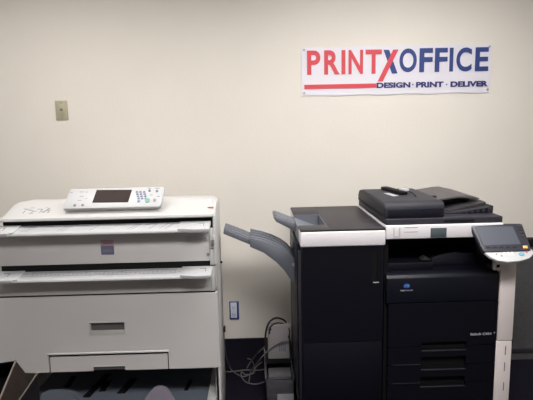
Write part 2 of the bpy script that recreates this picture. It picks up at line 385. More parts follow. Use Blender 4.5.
# feed tables
def feed_table(zr, zf, ruled, lab):
    bm = bmnew(); xa, xb = -1.268, XR-.020
    prism(bm, [(2.348, zr), (2.262, zf+.006), (2.252, zf+.002), (2.250, zf-.008), (2.254, zf-.012), (2.348, zf-.016)], 'x', xa+.03, xb-.03, .002)
    t = obj('feed_table', bm, M['pbright'], pr, lab)
    d = Vector((0, .086, zr-zf-.006)).normalized(); n = Vector((0, -d.z, d.y))
    def mx(u): return Matrix(((1,0,0,u),(0,d.y,n.y,2.262),(0,d.z,n.z,zf+.006),(0,0,0,1)))
    for s, xe in ((-1, xa), (1, xb)):
        bm = bmnew(); w = .15 if s > 0 else .12
        o = [(0,-.020),(w*.8,-.020),(w*.86,-.012),(w,-.010),(w,.082),(w*.4,.082),(0,.082)] if s < 0 else [(0,-.020),(-w*.5,-.024),(-w*.7,-.018),(-w,-.012),(-w,.082),(-w*.4,.082),(0,.082)]
        o = [(p[0]+(0 if s<0 else 0), p[1]) for p in o]
        prism(bm, o, 'z', -.012, .006, .002, mtx=mx(xe)); obj('edge_guide', bm, M['pbright'], t)
        bm = bmnew(); u0 = .03 if s < 0 else -.06
        box(bm, u0, u0+.03, .05, .053, .0055, .0072, mtx=mx(xe)); box(bm, u0+.028, u0+.031, .02, .05, .0055, .0072, mtx=mx(xe)); obj('guide_mark', bm, M['ink'], t)
    bm = bmnew(); k = 0
    if ruled:
        box(bm, xa+.16, xb-.17, .060, .064, -.0005, .001, mtx=mx(0)); box(bm, xa+.12, xb-.17, .022, .025, -.0005, .001, mtx=mx(0))
        for k in range(34): box(bm, 0, .0022, .030, .056 if k % 4 == 0 else .044, -.0005, .001, mtx=mx(xa+.17+k*.0215))
        obj('ruler_print', bm, M['inkl'], t)
    else:
        for u in (-1.12,-1.10,-.95,-.93,-.80,-.62,-.60,-.52,-.47,-.44,-.37,-.33):
            bm = bmnew(); prism(bm, [(0,.01),(.003,.01),(.035,.07),(.031,.07)], 'z', -.0005, .001, mtx=mx(u)); obj('crease_print', bm, M['inkl'], t)
        for u in (-1.05,-.88,-.7,-.55):
            bm = bmnew(); box(bm, 0, .06, .066, .070, -.0005, .001, mtx=mx(u)); obj('edge_print', bm, M['inkl'], t)
feed_table(1.072, 1.050, False, 'upper feed table just under the cover')
feed_table(.846, .824, True, 'lower feed table with a ruler along it')
# upper front panel
zt, zb = 1.030, .876
bm = bmnew(); box(bm, XL+.030, XR-.032, 2.337, 2.37, zb, zt, .003); up_ = obj('front_panel', bm, M['pface'], pr, 'narrow front panel between the feed tables')
a = atY(100.4, 240.2, 2.337); b = atY(114.4, 254.4, 2.337); mid = atY(107, 245.8, 2.337)
B('badge', M['purple'], up_, a.x, b.x, 2.3345, 2.338, b.z, mid.z, label='dark purple square badge')
B('badge_stripe', M['pink'], up_, a.x, b.x, 2.3345, 2.338, mid.z, a.z, label='pink strip over the badge')
bm = bmnew(); box(bm, a.x+.012, b.x-.01, 2.3335, 2.3348, mid.z+.010, mid.z+.014); obj('badge_line', bm, M['ink'], up_)
bm = bmnew(); box(bm, a.x+.01, b.x-.008, 2.3335, 2.3348, b.z+.014, b.z+.026); obj('badge_print', bm, M['ink'], up_)
a = atY(185.5, 236.6, 2.337); b = atY(207.5, 239.0, 2.337)
B('oval_label', M['pbright'], up_, a.x, b.x, 2.334, 2.338, a.z-.020, a.z-.001, bev=.0015, label='pale label plate at the top right')
B('label_dot', M['red'], up_, b.x-.014, b.x-.007, 2.3325, 2.3345, a.z-.012, a.z-.006)
p = atY(208.3, 254.3, 2.337); bm = bmnew(); cyl(bm, (p.x, 2.333, p.z), (p.x, 2.338, p.z), .008, 16); obj('keyhole', bm, M['ink'], up_)
p = atY(20, 240, 2.337); B('label_strip', M['pwhite'], up_, p.x-.03, p.x+.03, 2.3345, 2.338, p.z-.004, p.z+.001)
B('paper_slot', M['black'], pr, -1.262, XR-.032, 2.338, 2.40, .835, .8765, label='black paper gap above the lower feed table')
# face below the lower table
B('middle_panel', M['pface'], pr, XL+.030, XR-.031, 2.337, 2.37, .722, .834, bev=.002)
B('seam', M['black'], pr, XL+.029, XR-.013, 2.342, 2.36, .712, .724)
# large roll drawer front
ha = atY(90.2, 323.0, FY); hb = atY(125.0, 332.6, FY)
hz0, hz1 = (atY(108,332.4,FY).z), (atY(108,322.6,FY).z)
n0 = atY(93.5, 372, FY).x; n1 = atY(125.5, 371, FY).x; nz1 = atY(108, 366.6, FY).z
f0 = atY(48.5, 360, FY).x; f1 = atY(168.6, 357, FY).x; fz = atY(108, 353.8, FY).z
bm = bmnew(); holes(bm, XL+.002, XR-.001, .318, .713, FY, FY+.03, [(ha.x, hb.x, hz0, hz1), (f0, f1, .318, fz)])
dr = obj('roll_drawer', bm, M['pface'], pr, 'tall plain front of the roll drawer')
bm = bmnew(); box(bm, ha.x-.002, hb.x+.002, FY+.0125, FY+.03, hz0-.002, hz1+.002); obj('grip_shade_back', bm, M['shadegrey'], dr)  # dark backing paints the shade inside the drawer grip
bm = bmnew(); holes(bm, ha.x-.007, hb.x+.007, hz0-.007, hz1+.006, FY-.003, FY+.002, [(ha.x, hb.x, hz0, hz1)]); obj('grip_frame', bm, M['pwhite'], dr)
bm = bmnew(); box(bm, ha.x, hb.x, FY+.003, FY+.0125, hz0, hz0+.008, .002); obj('grip', bm, M['pside'], dr)
bm = bmnew(); holes(bm, f0+.008, f1-.006, .319, fz-.012, FY-.001, FY+.028, [(n0, n1, .319, nz1)]); fl = obj('lower_flap', bm, M['pface'], pr, 'wide flap with a cut-out grip along its bottom edge')
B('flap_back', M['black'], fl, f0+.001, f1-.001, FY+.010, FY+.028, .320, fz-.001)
B('grip_shade_back', M['shadegrey'], fl, n0-.001, n1+.001, FY+.007, FY+.0098, .321, nz1+.002)  # same painted shade behind the flap's cut-out
bm = bmnew(); prism(bm, [(FY, fz), (FY-.005, fz+.003), (FY-.005, fz+.008), (FY, fz+.013)], 'x', f0-.004, f1+.002, .0015); obj('ledge', bm, M['pwhite'], fl)
bm = bmnew(); box(bm, n0-.004, n1+.004, FY-.0035, FY, nz1+.001, nz1+.006, .0015); obj('grip_lip', bm, M['pwhite'], fl)
for px in (54, 60, 66): pass
# stand: feet, lower tray
for s, xa, xb in ((-1, XL+.029, XL+.085), (1, XR-.078, XR-.029)):
    bm = bmnew(); box(bm, xa, xb, 2.37, 2.90, 0, .125, .004); obj('stand_foot', bm, M['pwhite'], pr)
    bm = bmnew(); xq = xb-.006 if s > 0 else xa; box(bm, xq if s>0 else xa, (xb if s>0 else xa+.006), 2.42, 2.90, .125, .31); obj('stand_wall', bm, M['pwhite'], pr)
bm = bmnew(); prism(bm, [(2.40,.07),(2.40,.095),(2.41,.10),(2.85,.10),(2.88,.30),(2.90,.30),(2.90,.07)], 'x', XL+.087, XR-.080); tr = obj('lower_tray', bm, M['stack'], pr, 'blue-grey catch tray under the drawer')
for (pa, pb, w) in [((86,397),(108,374),.040), ((102,391),(108,381),.034), ((121,393),(134,378),.044), ((67,387),(74,376),.030), ((186,390),(191,380),.022)]:
    a = atZ(*pa, .1035); b = atZ(*pb, .1035); bm = bmnew()
    prism(bm, [(a.x-w/2, a.y), (a.x+w/2, a.y), (b.x+w/2, b.y), (b.x-w/2, b.y)], 'z', .099, .106, .002); obj('tray_rib', bm, M['black'], tr)
def lobe(pts, nm, lab, m):
    """rounded guide leaning back in the tray"""
    bm = bmnew(); P = []
    for px, py in pts:
        q = atY(px, py, 2.39); P.append((q.x, q.z))
    zb_ = .101
    P = [(P[0][0], zb_)] + P + [(P[-1][0], zb_)]
    k = .35
    A = [(x, 2.39-(z-.25)*0+ (z-.1)*k-.0, z) for x, z in P]; Bq = [(x, y+.014, z) for x, y, z in A]
    loft(bm, A, Bq); return obj(nm, bm, m, pr, lab)
def arc(x0, x1, yb, yt, n=14, pw=.75): return [(x0+(x1-x0)*i/n, yb-(yb-yt)*math.sin(math.pi*i/n)**pw) for i in range(n+1)]
lobe([(p[0]-1,p[1]+1.0) for p in [(141,406),(146,398),(150,393),(154,389.5),(158,388.2),(162,388.0),(166,389.5),(170,393),(175,399),(179,406)]], 'paper_guide', 'lavender-grey rounded guide on the right', M['lav'])
lobe([(39,402),(40,396),(46,393.2),(60,392.8),(70,393.8),(77,396.6),(84,401),(90,406)], 'paper_guide', 'dull grey low rounded guide on the left', M['stack'])

# ---------------------------------------------------------------- finisher
GY = 2.24; fx0, fx1 = .203, .603; FB = 2.90
fi = thing('finisher_unit', 'tall black sorting finisher with a white top band and grey output trays on its left', 'finisher', ((fx0+fx1)/2, 2.57, 0))
bm = bmnew(); box(bm, fx0, fx1-.004, GY+.012, FB, .03, .955, .004)
obj('cabinet', bm, M['dark'], fi)
# doors on the front with a grip slot
ga = atY(372.5, 250.5, GY); gb = atY(378.0, 280, GY)
bm = bmnew(); holes(bm, fx0+.004, fx1-.012, .478, .956, GY, GY+.011, [(.541, .566, .785, .935)]); d1 = obj('upper_door', bm, M['darkb'], fi)
B('door_grip', M['black'], d1, .540, .567, GY+.007, GY+.0105, .784, .936, label='recessed black grip slot')
B('name_strip', M['silver'], d1, .548, .575, GY-.001, GY+.001, .772, .777)
bm = bmnew(); box(bm, fx0+.004, fx1-.012, GY, GY+.011, .055, .474, .002); obj('lower_door', bm, M['darkb'], fi)
bm = bmnew(); box(bm, fx0+.03, fx1-.03, GY+.04, FB-.04, 0, .035); obj('base', bm, M['black'], fi)
# white band
# dark lid with a recess, built as a plate with an opening (plan view)
rc = [atZ(293.6, 215.2, 1.04), atZ(319.4, 214.2, 1.04), atZ(325.6, 224.8, 1.04), atZ(300.6, 225.6, 1.04)]
rx0, rx1 = fx0-.004, (rc[1].x+rc[2].x)/2; ry0, ry1 = (rc[2].y+rc[3].y)/2, (rc[0].y+rc[1].y)/2
bm = bmnew(); lz0, lz1 = 1.024, 1.041
hx0 = fx0+.010
bz_ = bmnew(); box(bz_, fx0-.004, fx1, GY-.006, ry0-.001, .957, 1.030, .006, 3); box(bz_, rx1+.001, fx1, ry0-.01, FB-.002, .957, 1.030, .006, 3); box(bz_, fx0-.004, rx1+.01, ry1+.001, FB-.002, .957, 1.030, .006, 3)
obj('top_band', bz_, M['cwhite'], fi, 'white band round the top')
box(bm, rx1, fx1, GY-.004, FB, lz0+.0065, lz1, .003); box(bm, fx0-.004, rx1+.003, GY-.004, ry0, lz0+.0065, lz1, .003); box(bm, fx0-.004, rx1+.003, ry1, FB, lz0+.0065, lz1, .003)
obj('lid', bm, M['lidgrey'], fi, 'dark grey lid')
bm = bmnew(); loft(bm, [(fx0-.006, ry0, 1.030), (fx0-.006, ry1, 1.030), (fx0-.006, ry1, .958), (fx0-.006, ry0, .958)], [(rx1, ry0, .972), (rx1, ry1, .972), (rx1, ry1, .958), (rx1, ry0, .958)])
obj('recess_floor', bm, M['traylight'], fi, 'blue-grey recess floor sloping down to the right')
bm = bmnew(); box(bm, fx0-.004, rx1, ry1-.004, ry1, .96, 1.0405); box(bm, rx1-.004, rx1, ry0, ry1, .96, 1.0405); box(bm, fx0-.004, rx1, ry0, ry0+.003, .96, 1.0405)
obj('recess_wall', bm, M['traygrey'], fi)
# left side rail
bm = bmnew(); box(bm, fx0-.016, fx0, 2.33, 2.80, .10, .955, .003); obj('side_rail', bm, M['dark'], fi)
bm = bmnew(); box(bm, fx0-.012, fx0, 2.262, 2.29, .16, .93, .002); obj('side_strip', bm, M['charcoal'], fi)
# trays
def tray_profile(pts_near, y): return [(atY(px, py, y).x, atY(px, py, y).z) for px, py in pts_near]
TY0, TY1 = 2.46, 2.69
up_pts = tray_profile([(250.0,238.0),(262,240.6),(273,244),(282,248.5),(290,254),(300,261)], TY0)
lo_pts = tray_profile([(300,294),(293,283),(284,270),(276,262),(264,253.0),(250,247.0)], TY0)
up_pts[-1] = (fx0-.014, up_pts[-1][1]+.01); lo_pts[0] = (fx0-.014, lo_pts[0][1])
bm = bmnew(); prism(bm, up_pts+lo_pts, 'y', TY0, TY1, .003); tr1 = obj('main_tray', bm, M['traygrey'], fi, 'large grey output tray sloping up to the left')
bm = bmnew()
for yy in (TY0+.02, TY0+.08, TY0+.14, TY0+.20):
    pts = [(x, z+.001) for x, z in up_pts[:-1]]+[(x, z+.006) for x, z in reversed(up_pts[:-1])]
    prism(bm, pts, 'y', yy, yy+.012)
obj('tray_rib', bm, M['traylight'], tr1)
ex = tray_profile([(223.6,229.5),(236,234),(252,240.5),(252,246.0),(236,239.5),(223.2,234.3)], TY0+.02)
bm = bmnew(); prism(bm, ex, 'y', TY0+.03, TY1-.03, .003); obj('tray_extension', bm, M['traygrey'], tr1, 'narrower pull-out end of the tray')
bm = bmnew(); exu = ex[:3]
for yy in (TY0+.05, TY0+.10, TY0+.15): prism(bm, [(x, z) for x, z in exu]+[(x, z+.004) for x, z in reversed(exu)], 'y', yy, yy+.02)
obj('extension_rib', bm, M['traylight'], tr1)
p = atY(293.8, 264.5, TY0); bm = bmnew(); cyl(bm, (p.x, TY0-.006, p.z), (p.x, TY0+.002, p.z), .009, 14); obj('tray_pivot', bm, M['silver'], tr1)
# upper small tray
ut = tray_profile([(273.2,217.5),(275.5,216.0),(300,225.2),(302,231.5),(296,231.8),(276,221.8)], 2.50)
bm = bmnew(); prism(bm, ut, 'y', 2.50, 2.68, .003); ut_ = obj('upper_tray', bm, M['traygrey'], fi, 'short grey tray at the top left')
bm = bmnew()
for yy in (2.52, 2.57, 2.62): prism(bm, [ut[1], ut[2], (ut[2][0], ut[2][1]+.004), (ut[1][0], ut[1][1]+.004)], 'y', yy, yy+.03)
obj('tray_rib', bm, M['traylight'], ut_)

# ---------------------------------------------------------------- multifunction copier
mx0, mx1, cx1 = .609, 1.163, 1.238; MB = 2.88
mf = thing('office_copier', 'black floor-standing office copier with a white scanner band and tilted touch panel', 'copier', ((mx0+cx1)/2, 2.56, 0))
# chassis: lower body, rear, cavity floor
bm = bmnew(); box(bm, mx0, mx1, GY+.03, MB, .03, .80); box(bm, mx0, cx1-.01, 2.62, MB, .80, .985); box(bm, mx0, mx0+.02, GY+.04, 2.62, .80, .985)
box(bm, 1.10, cx1-.012, GY+.04, 2.63, .80, .985); box(bm, mx1-.001, cx1-.003, 2.30, MB, .03, .80)
obj('chassis', bm, M['black'], mf)
# lower front cover
bm = bmnew(); zs = .668
prism(bm, [(GY, zs), (GY, .790), (GY+.008, .804), (GY+.034, .812), (GY+.20, .815), (GY+.20, .80), (GY+.03, .80), (GY+.03, zs)], 'x', mx0+.004, mx1-.003, .002); fc = obj('front_cover', bm, M['dark'], mf)
bm = bmnew(); holes(bm, mx0+.016, mx1-.003, .442, zs-.004, GY+.001, GY+.03, [(atY(421.5,350,GY).x, atY(466.5,350,GY).x, .442, atY(443,342,GY).z)]); mdoor = obj('front_door', bm, M['darkb'], mf)
# globe emblem and name
p = atY(406.5, 286, GY); bm = bmnew(); R_ = .0145
n = 22; prism(bm, [(p.x+R_*1.15*math.cos(2*math.pi*i/n), p.z+R_*.85*math.sin(2*math.pi*i/n)) for i in range(n)], 'y', GY-.0012, GY+.001); em = obj('emblem', bm, M['logob'], fc, 'round blue emblem')
bm = bmnew()
for k in range(4):
    zz = p.z+R_*(.55-.32*k); h = R_*1.15*math.sqrt(max(0, 1-((.55-.32*k)/.85)**2))
    box(bm, p.x-h*.75, p.x+h*.9, GY-.0018, GY-.001, zz-.0008, zz+.0008)
obj('emblem_stripe', bm, M['teal'], em)
obj('maker_name', front_text('KONICA MINOLTA', p.x-.030, p.x+.030, p.z-.0245, p.z-.0185, GY-.001, .02), M['silver'], fc, 'tiny silver lettering')
a = atY(470.4, 335, GY); b = atY(491.5, 332, GY)
obj('model_name', front_text('bizhub C454', a.x, b.x, a.z-.002, a.z+.011, GY-.0005, .03), M['silver'], mdoor, 'small silver lettering')
B('name_dot', M['silver'], mdoor, b.x+.012, b.x+.018, GY-.0006, GY+.002, a.z+.006, a.z+.012)
# paper drawers
hx0_, hx1_ = atY(421.5, 350, GY).x, atY(466.5, 350, GY).x
def zy(py): return atY(443, py, GY).z
rec = [(zy(351), zy(342)), (zy(370), zy(356.5)), (zy(387), zy(376.5))]
seams = [.441, .344, .246]
levels = [(.438, .346), (.342, .248), (.244, .135), (.131, .050)]
for i, (zt_, zb_) in enumerate(levels):
    hs = []
    if i < 3: hs.append((hx0_, hx1_, rec[i][0], zt_))
    if i < 2: hs.append((hx0_, hx1_, zb_, rec[i+1][1]))
    bm = bmnew(); holes(bm, mx0+.016, mx1-.003, zb_, zt_, GY+.001, GY+.026, hs); d = obj('paper_drawer', bm, M['darkb'], mf)
    if i < 2: B('edge_highlight', M['charcoal'], d, mx0+.04, hx0_-.004, GY-.0015, GY+.002, zb_, zb_+.0022)
    if i < 3:
        B('handle', M['charcoal'], d, hx0_, hx1_, GY+.000, GY+.007, rec[i][0]-.001, rec[i][0]+.0035, bev=.001)
        B('handle_recess', M['black'], d, hx0_-.001, hx1_+.001, GY+.018, GY+.0255, rec[i][0]-.001, zt_-.0005)
bm = bmnew(); box(bm, mx0+.05, cx1-.05, GY+.06, MB-.05, 0, .032); obj('base', bm, M['black'], mf)
# inner output tray inside the cavity
bm = bmnew(); box(bm, mx0+.02, .86, GY+.07, 2.61, .812, .846, .004)
obj('output_tray', bm, M['dark'], mf, 'dark output tray inside the opening')
bm = bmnew(); prism(bm, [(.865,.814),(1.09,.814),(1.09,.872),(1.00,.878),(.93,.868),(.875,.846)], 'y', GY+.12, 2.60, .003); obj('output_slope', bm, M['dark'], mf)
bm = bmnew(); tube(bm, [(.868,GY+.119,.852),(.90,GY+.119,.862),(.94,GY+.119,.871),(1.00,GY+.119,.880)], .0018, 6, 3); obj('slope_highlight', bm, M['lidgrey'], mf)  # paler line painted as the highlight along the slope's edge
B('tray_highlight', M['lidgrey'], mf, mx0+.022, .855, GY+.068, GY+.071, .843, .846)  # paler strip painted as the highlight on the tray's front edge
bm = bmnew(); prism(bm, [(.81,.853),(.855,.853),(.84,.866),(.828,.868)], 'y', GY+.085, GY+.14, .001); obj('paper_stop', bm, M['lidgrey'], mf)
# scanner band
sb0, sb1 = .985, 1.049
bm = bmnew(); box(bm, mx0-.004, 1.165, GY-.004, MB, sb0, sb1, .004, 3); sb = obj('scanner_band', bm, M['cwhite'], mf, 'white band with a small display')
a = atY(430.4, 227.8, GY); b = atY(446, 237, GY); B('small_display', M['lcdg'], sb, a.x, b.x, GY-.0065, GY-.003, b.z, a.z, bev=.001)
bm = bmnew()
for yy in (227.5, 232.0):
    a = atY(404, yy, GY); b = atY(417.5, yy, GY); box(bm, a.x, b.x, GY-.0050, GY-.003, a.z-.0014, a.z+.0014)
obj('band_print', bm, M['inkl'], sb)
bm = bmnew(); a = atY(393, 228, GY); b = atY(400, 237, GY); holes(bm, a.x, b.x, b.z, a.z+.002, GY-.0055, GY-.003, [(a.x+.006, b.x-.008, b.z+.006, a.z+.002)]); obj('release_lever', bm, M['pside'], sb)
# document feeder base plate
bm = bmnew(); box(bm, mx0-.003, 1.168, GY+.012, MB-.02, sb1+.001, sb1+.031, .005, 3); obj('platen_cover', bm, M['charcoal'], mf, 'flat dark platen cover')
B('platen_slot', M['black'], mf, .885, 1.03, GY+.009, GY+.013, sb1+.008, sb1+.020)
# feeder housing at the left
az0 = sb1+.031
bm = bmnew()
prof = [(GY+.022, az0), (GY+.020, az0+.050), (GY+.030, az0+.069), (GY+.060, az0+.079), (2.60, az0+.082), (2.74, az0+.081), (2.83, az0+.068), (2.86, az0+.04), (2.86, az0)]
prism(bm, prof, 'x', mx0-.008, .893, .010, 3); ah = obj('feeder_housing', bm, M['charcoal'], mf, 'rounded dark document feeder housing')
bm = bmnew(); prism(bm, [(GY+.015, az0+.002), (GY+.015, az0+.046), (GY+.026, az0+.046), (GY+.026, az0+.002)], 'x', mx0+.012, .880, .002); obj('feeder_front', bm, M['dark'], ah)
B('side_groove', M['black'], ah, mx0-.0095, mx0-.006, GY+.06, 2.84, az0+.012, az0+.016)
bm = bmnew(); box(bm, .882, .897, GY+.055, GY+.080, az0+.040, az0+.070, .005, 3); obj('end_cap', bm, M['silver'], ah, 'silver end cap')
# items on feeder top: latch lever and white label
def on_top(px, py):
    # march to the top profile
    for k in range(400):
        y = 2.26+k*.0016; q = atY(px, py, y)
        zz = None
        for (ya, za), (yb, zb2) in zip(prof, prof[1:]):
            if ya < y <= yb and yb > ya: zz = za+(zb2-za)*(y-ya)/(yb-ya)
        if zz is not None and q.z <= zz: return Vector((q.x, y, zz))
    return Vector((q.x, 2.7, az0+.08))
a = on_top(384, 189.5); b = on_top(404, 195)
def bar(bm, a, b, w, h, lift=0.0):
    d = (b-a); L = d.length; d.normalize(); s = d.cross(Vector((0,0,1))).normalized(); n = s.cross(d)
    m = Matrix((( d.x, s.x, n.x, a.x), (d.y, s.y, n.y, a.y), (d.z, s.z, n.z, a.z+lift), (0,0,0,1)))
    box(bm, 0, L, -w/2, w/2, 0, h, min(w, h)*.3, 2, mtx=m)
bm = bmnew(); bar(bm, a, b, .042, .018); obj('feed_lever', bm, M['black'], ah, 'raised black lever lying across the top')
c = on_top(401, 192.5); e = on_top(407, 194)
bm = bmnew(); bar(bm, c, e, .034, .026); bar(bm, c+Vector((.016,.02,0)), e+Vector((.012,.02,0)), .006, .028); obj('lever_clip', bm, M['silver'], ah, 'grey clip on the lever')
bm = bmnew(); e2 = on_top(416, 197); tube(bm, [e+Vector((0,0,.012)), (e+e2)/2+Vector((0,0,.016)), e2+Vector((0,0,.004))], .0025); obj('clip_wire', bm, M['black'], ah)
c = on_top(386, 193.2); e = on_top(396, 196.2); bm = bmnew(); bar(bm, c, e, .030, .0015); obj('sticker', bm, M['pbright'], ah, 'pale sticker beside the lever')
# input tray wing
tz = az0
bm = bmnew()
prism(bm, [(.860, tz+.062), (.93, tz+.065), (1.02, tz+.078), (1.06, tz+.080), (1.10, tz+.070), (1.13,tz+.064), (1.128, tz+.060), (1.09,tz+.062), (1.03, tz+.068), (.93, tz+.056), (.860, tz+.050)], 'y', 2.42, 2.80, .001); it = obj('input_tray', bm, M['wing'], mf, 'grey sloping paper feed tray')
bm = bmnew(); box(bm, .90, .925, 2.46, 2.475, tz+.060, tz+.076, .003); obj('paper_guide', bm, M['charcoal'], it)
bm = bmnew(); prism(bm, [(.893, tz), (1.14, tz), (1.135, tz+.022), (1.09, tz+.046), (1.05, tz+.052), (.93, tz+.050), (.893, tz+.046)], 'y', 2.50, 2.78, .004); obj('feeder_underbody', bm, M['dark'], mf)
# stepped exit tray at right
bm = bmnew(); prism(bm, [(.93, tz), (1.162, tz), (1.164, tz+.036), (1.148, tz+.040), (1.140, tz+.030), (.93, tz+.006)], 'y', 2.34, 2.70, .002); et = obj('exit_tray', bm, M['charcoal'], mf, 'low stepped exit tray at the right end')
bm = bmnew()
for k in range(5):
    x = 1.01+.028*k; box(bm, x, x+.012, 2.336, 2.342, tz+.003, tz+.008+.005*k)
obj('tray_vents', bm, M['black'], et)
bm = bmnew(); loft(bm, [(.95, 2.36, tz+.012), (.95, 2.62, tz+.012), (.95, 2.62, tz+.007), (.95, 2.36, tz+.007)], [(1.143, 2.38, tz+.050), (1.143, 2.66, tz+.056), (1.143, 2.66, tz+.030), (1.143, 2.38, tz+.030)]); obj('tray_flap', bm, M['lidgrey'], et)
# white column at the right
bm = bmnew(); zt_ = .862; box(bm, mx1, cx1, GY-.004, 2.30, .462, zt_, .003); box(bm, mx1-.004, cx1-.002, GY-.004, 2.30, .05, .458, .003)
box(bm, mx1-.034, mx1+.001, GY-.006, GY+.02, .820, zt_, .002)
col_ = obj('side_column', bm, M['cream'], mf, 'cream white upright trim at the right')
bm = bmnew(); box(bm, mx1-.024, mx1-.008, GY-.0075, GY-.005, .834, .848); obj('square_hole', bm, M['black'], col_)
bm = bmnew(); cyl(bm, (mx1-.055, GY+.018, .842), (mx1-.055, GY-.002, .842), .008, 14); obj('power_button', bm, M['charcoal'], mf)
for py0, py1, px in ((345.5,354.5,505.2), (362,370.5,504.2), (382,390,503.2)):
    a = atY(px, py0, GY); b = atY(px-.6, py1, GY); bm = bmnew(); box(bm, a.x-.0022, a.x+.0022, GY-.0055, GY-.003, b.z, a.z); obj('level_slot', bm, M['ink'], col_)
B('side_latch', M['black'], mf, cx1-.002, cx1+.010, GY+.01, GY+.05, .43, .50, bev=.003)
# tilted touch panel
q0 = atY(470.4, 224.2, 2.235); q1 = atY(521, 224.0, 2.235); q2 = atY(531.0, 250.2, 2.115); q3 = atY(485.0, 254.5, 2.115)
vv = ((q3-q0)+(q2-q1))/2; uu = ((q1-q0)+(q2-q3))/2
zax = uu.cross(vv).normalized()
if zax.y > 0: zax = -zax
U = Vector((1, 0, 0)); U = (U-zax*U.dot(zax)).normalized(); V_ = zax.cross(U)
if V_.z < 0: V_ = -V_
TO = q3
TM = Matrix(((U.x, V_.x, zax.x, TO.x), (U.y, V_.y, zax.y, TO.y), (U.z, V_.z, zax.z, TO.z), (0,0,0,1)))
TMi = TM.inverted()
def tp(px, py):
    d = ray(px, py); t = (TO-CP).dot(zax)/d.dot(zax); q = TMi @ (CP+d*t); return q.x, q.y
def rounded(P, r=.008, k=4):
    out = []; n = len(P)
    for i in range(n):
        p = Vector(P[i]); a = (Vector(P[i-1])-p); b = (Vector(P[(i+1)%n])-p); ra = min(r, a.length*.45, b.length*.45)
        s = p+a.normalized()*ra; e = p+b.normalized()*ra
        for j in range(k+1):
            t = j/k; out.append(tuple(s*(1-t)**2+p*2*t*(1-t)+e*t*t))
    return out
bm = bmnew(); prism(bm, rounded([tp(470.0,223.4), tp(522.0,223.3), tp(531.8,250.0), tp(484.2,252.0)], .012), 'z', -.026, 0, .004, mtx=TM); tpn = obj('touch_panel', bm, M['gloss'], mf, 'tilted dark touch panel')
bm = bmnew(); prism(bm, rounded([tp(476,226.9), tp(512.5,226.6), tp(520.8,244.3), tp(483.6,245.3)], .004), 'z', -.001, .0012, mtx=TM); obj('screen', bm, M['screen'], tpn)
for k in range(4):
    P = [tp(515.7+1.55*k, 225.3+3.1*k), tp(519.8+1.55*k, 225.3+3.1*k), tp(521.1+1.6*k, 227.3+3.1*k), tp(517.0+1.6*k, 227.4+3.1*k)]
    bm = bmnew(); prism(bm, P, 'z', 0, .003, .0008, mtx=TM); obj('side_key', bm, M['lidgrey'], tpn)
for k in range(5):
    x = 486.5+6.6*k; P = [tp(x, 248.2-.1*k), tp(x+4, 248.1-.1*k), tp(x+3.4, 246.6-.1*k), tp(x-.6, 246.7-.1*k)]
    bm = bmnew(); prism(bm, P, 'z', 0, .003, .0008, mtx=TM); obj('soft_key', bm, M['charcoal'], tpn)
bm = bmnew(); prism(bm, [tp(523.2,248.6), tp(527.8,248.4), tp(527.0,245.8), tp(522.6,246)], 'z', 0, .003, .0008, mtx=TM); obj('indicator_lamp', bm, M['orange'], tpn, 'small orange indicator lamp')
# keypad paddle, flatter than the screen
KO = TO+V_*.002
ka = math.radians(32); kn = Vector((0, -math.sin(ka), math.cos(ka))); kv = Vector((0, math.cos(ka), math.sin(ka)))
KM = Matrix(((1, 0, 0, 0), (0, kv.y, kn.y, KO.y), (0, kv.z, kn.z, KO.z-.004), (0,0,0,1))); KMi = KM.inverted(); kc = KM.to_translation()
def kp(px, py):
    d = ray(px, py); t = (kc-CP).dot(kn)/d.dot(kn); q = KMi @ (CP+d*t); return q.x, q.y
out = [(482.5,248.0),(500,247.8),(520,247.2),(530,247.6),(533.2,250.5),(533.2,254.5),(529.5,258),(520,260.8),(508,261.8),(498,260.4),(490,256.8),(485,252.5)]
bm = bmnew(); prism(bm, rounded([kp(*p) for p in out], .006, 3), 'z', -.014, 0, .003, mtx=KM); kpd = obj('keypad', bm, M['pbright'], mf, 'white curved keypad under the touch panel')
p = kp(521.5, 254.4); bm = bmnew(); n = 18; prism(bm, [(p[0]+.013*math.cos(2*math.pi*i/n), p[1]+.010*math.sin(2*math.pi*i/n)) for i in range(n)], 'z', -.001, .003, .001, mtx=KM); obj('start_button', bm, M['teal'], kpd, 'blue start button')
for px, py, r_, mm in [(492,252.2,.004,'ink'),(496.5,254.4,.004,'ink'),(501.5,255.8,.004,'ink'),(526.8,252.6,.004,'red'),(523,250.8,.004,'ink'),(514,251.5,.004,'inkl'),(518,251.2,.003,'teal')] + [(503.5+4*(k%3)+.6*(k//3), 251.3+1.7*(k//3), .0045, 'cream') for k in range(9)]:
    p = kp(px, py); bm = bmnew(); prism(bm, [(p[0]+r_*math.cos(2*math.pi*i/10), p[1]+r_*math.sin(2*math.pi*i/10)) for i in range(10)], 'z', -.001, .002, mtx=KM); obj('key', bm, M[mm], kpd)
# arm carrying the panel
bm = bmnew(); prism(bm, [(GY-.07, .90), (GY+.0, .905), (GY+.03, .93), (GY+.03, .975), (GY+.01, 1.0), (GY-.05, .965)], 'x', 1.045, 1.215, .004); obj('panel_arm', bm, M['black'], mf)
bm = bmnew(); box(bm, mx1-.02, cx1-.006, GY+.002, 2.30, .855, .93, .003); obj('panel_neck', bm, M['dark'], mf)

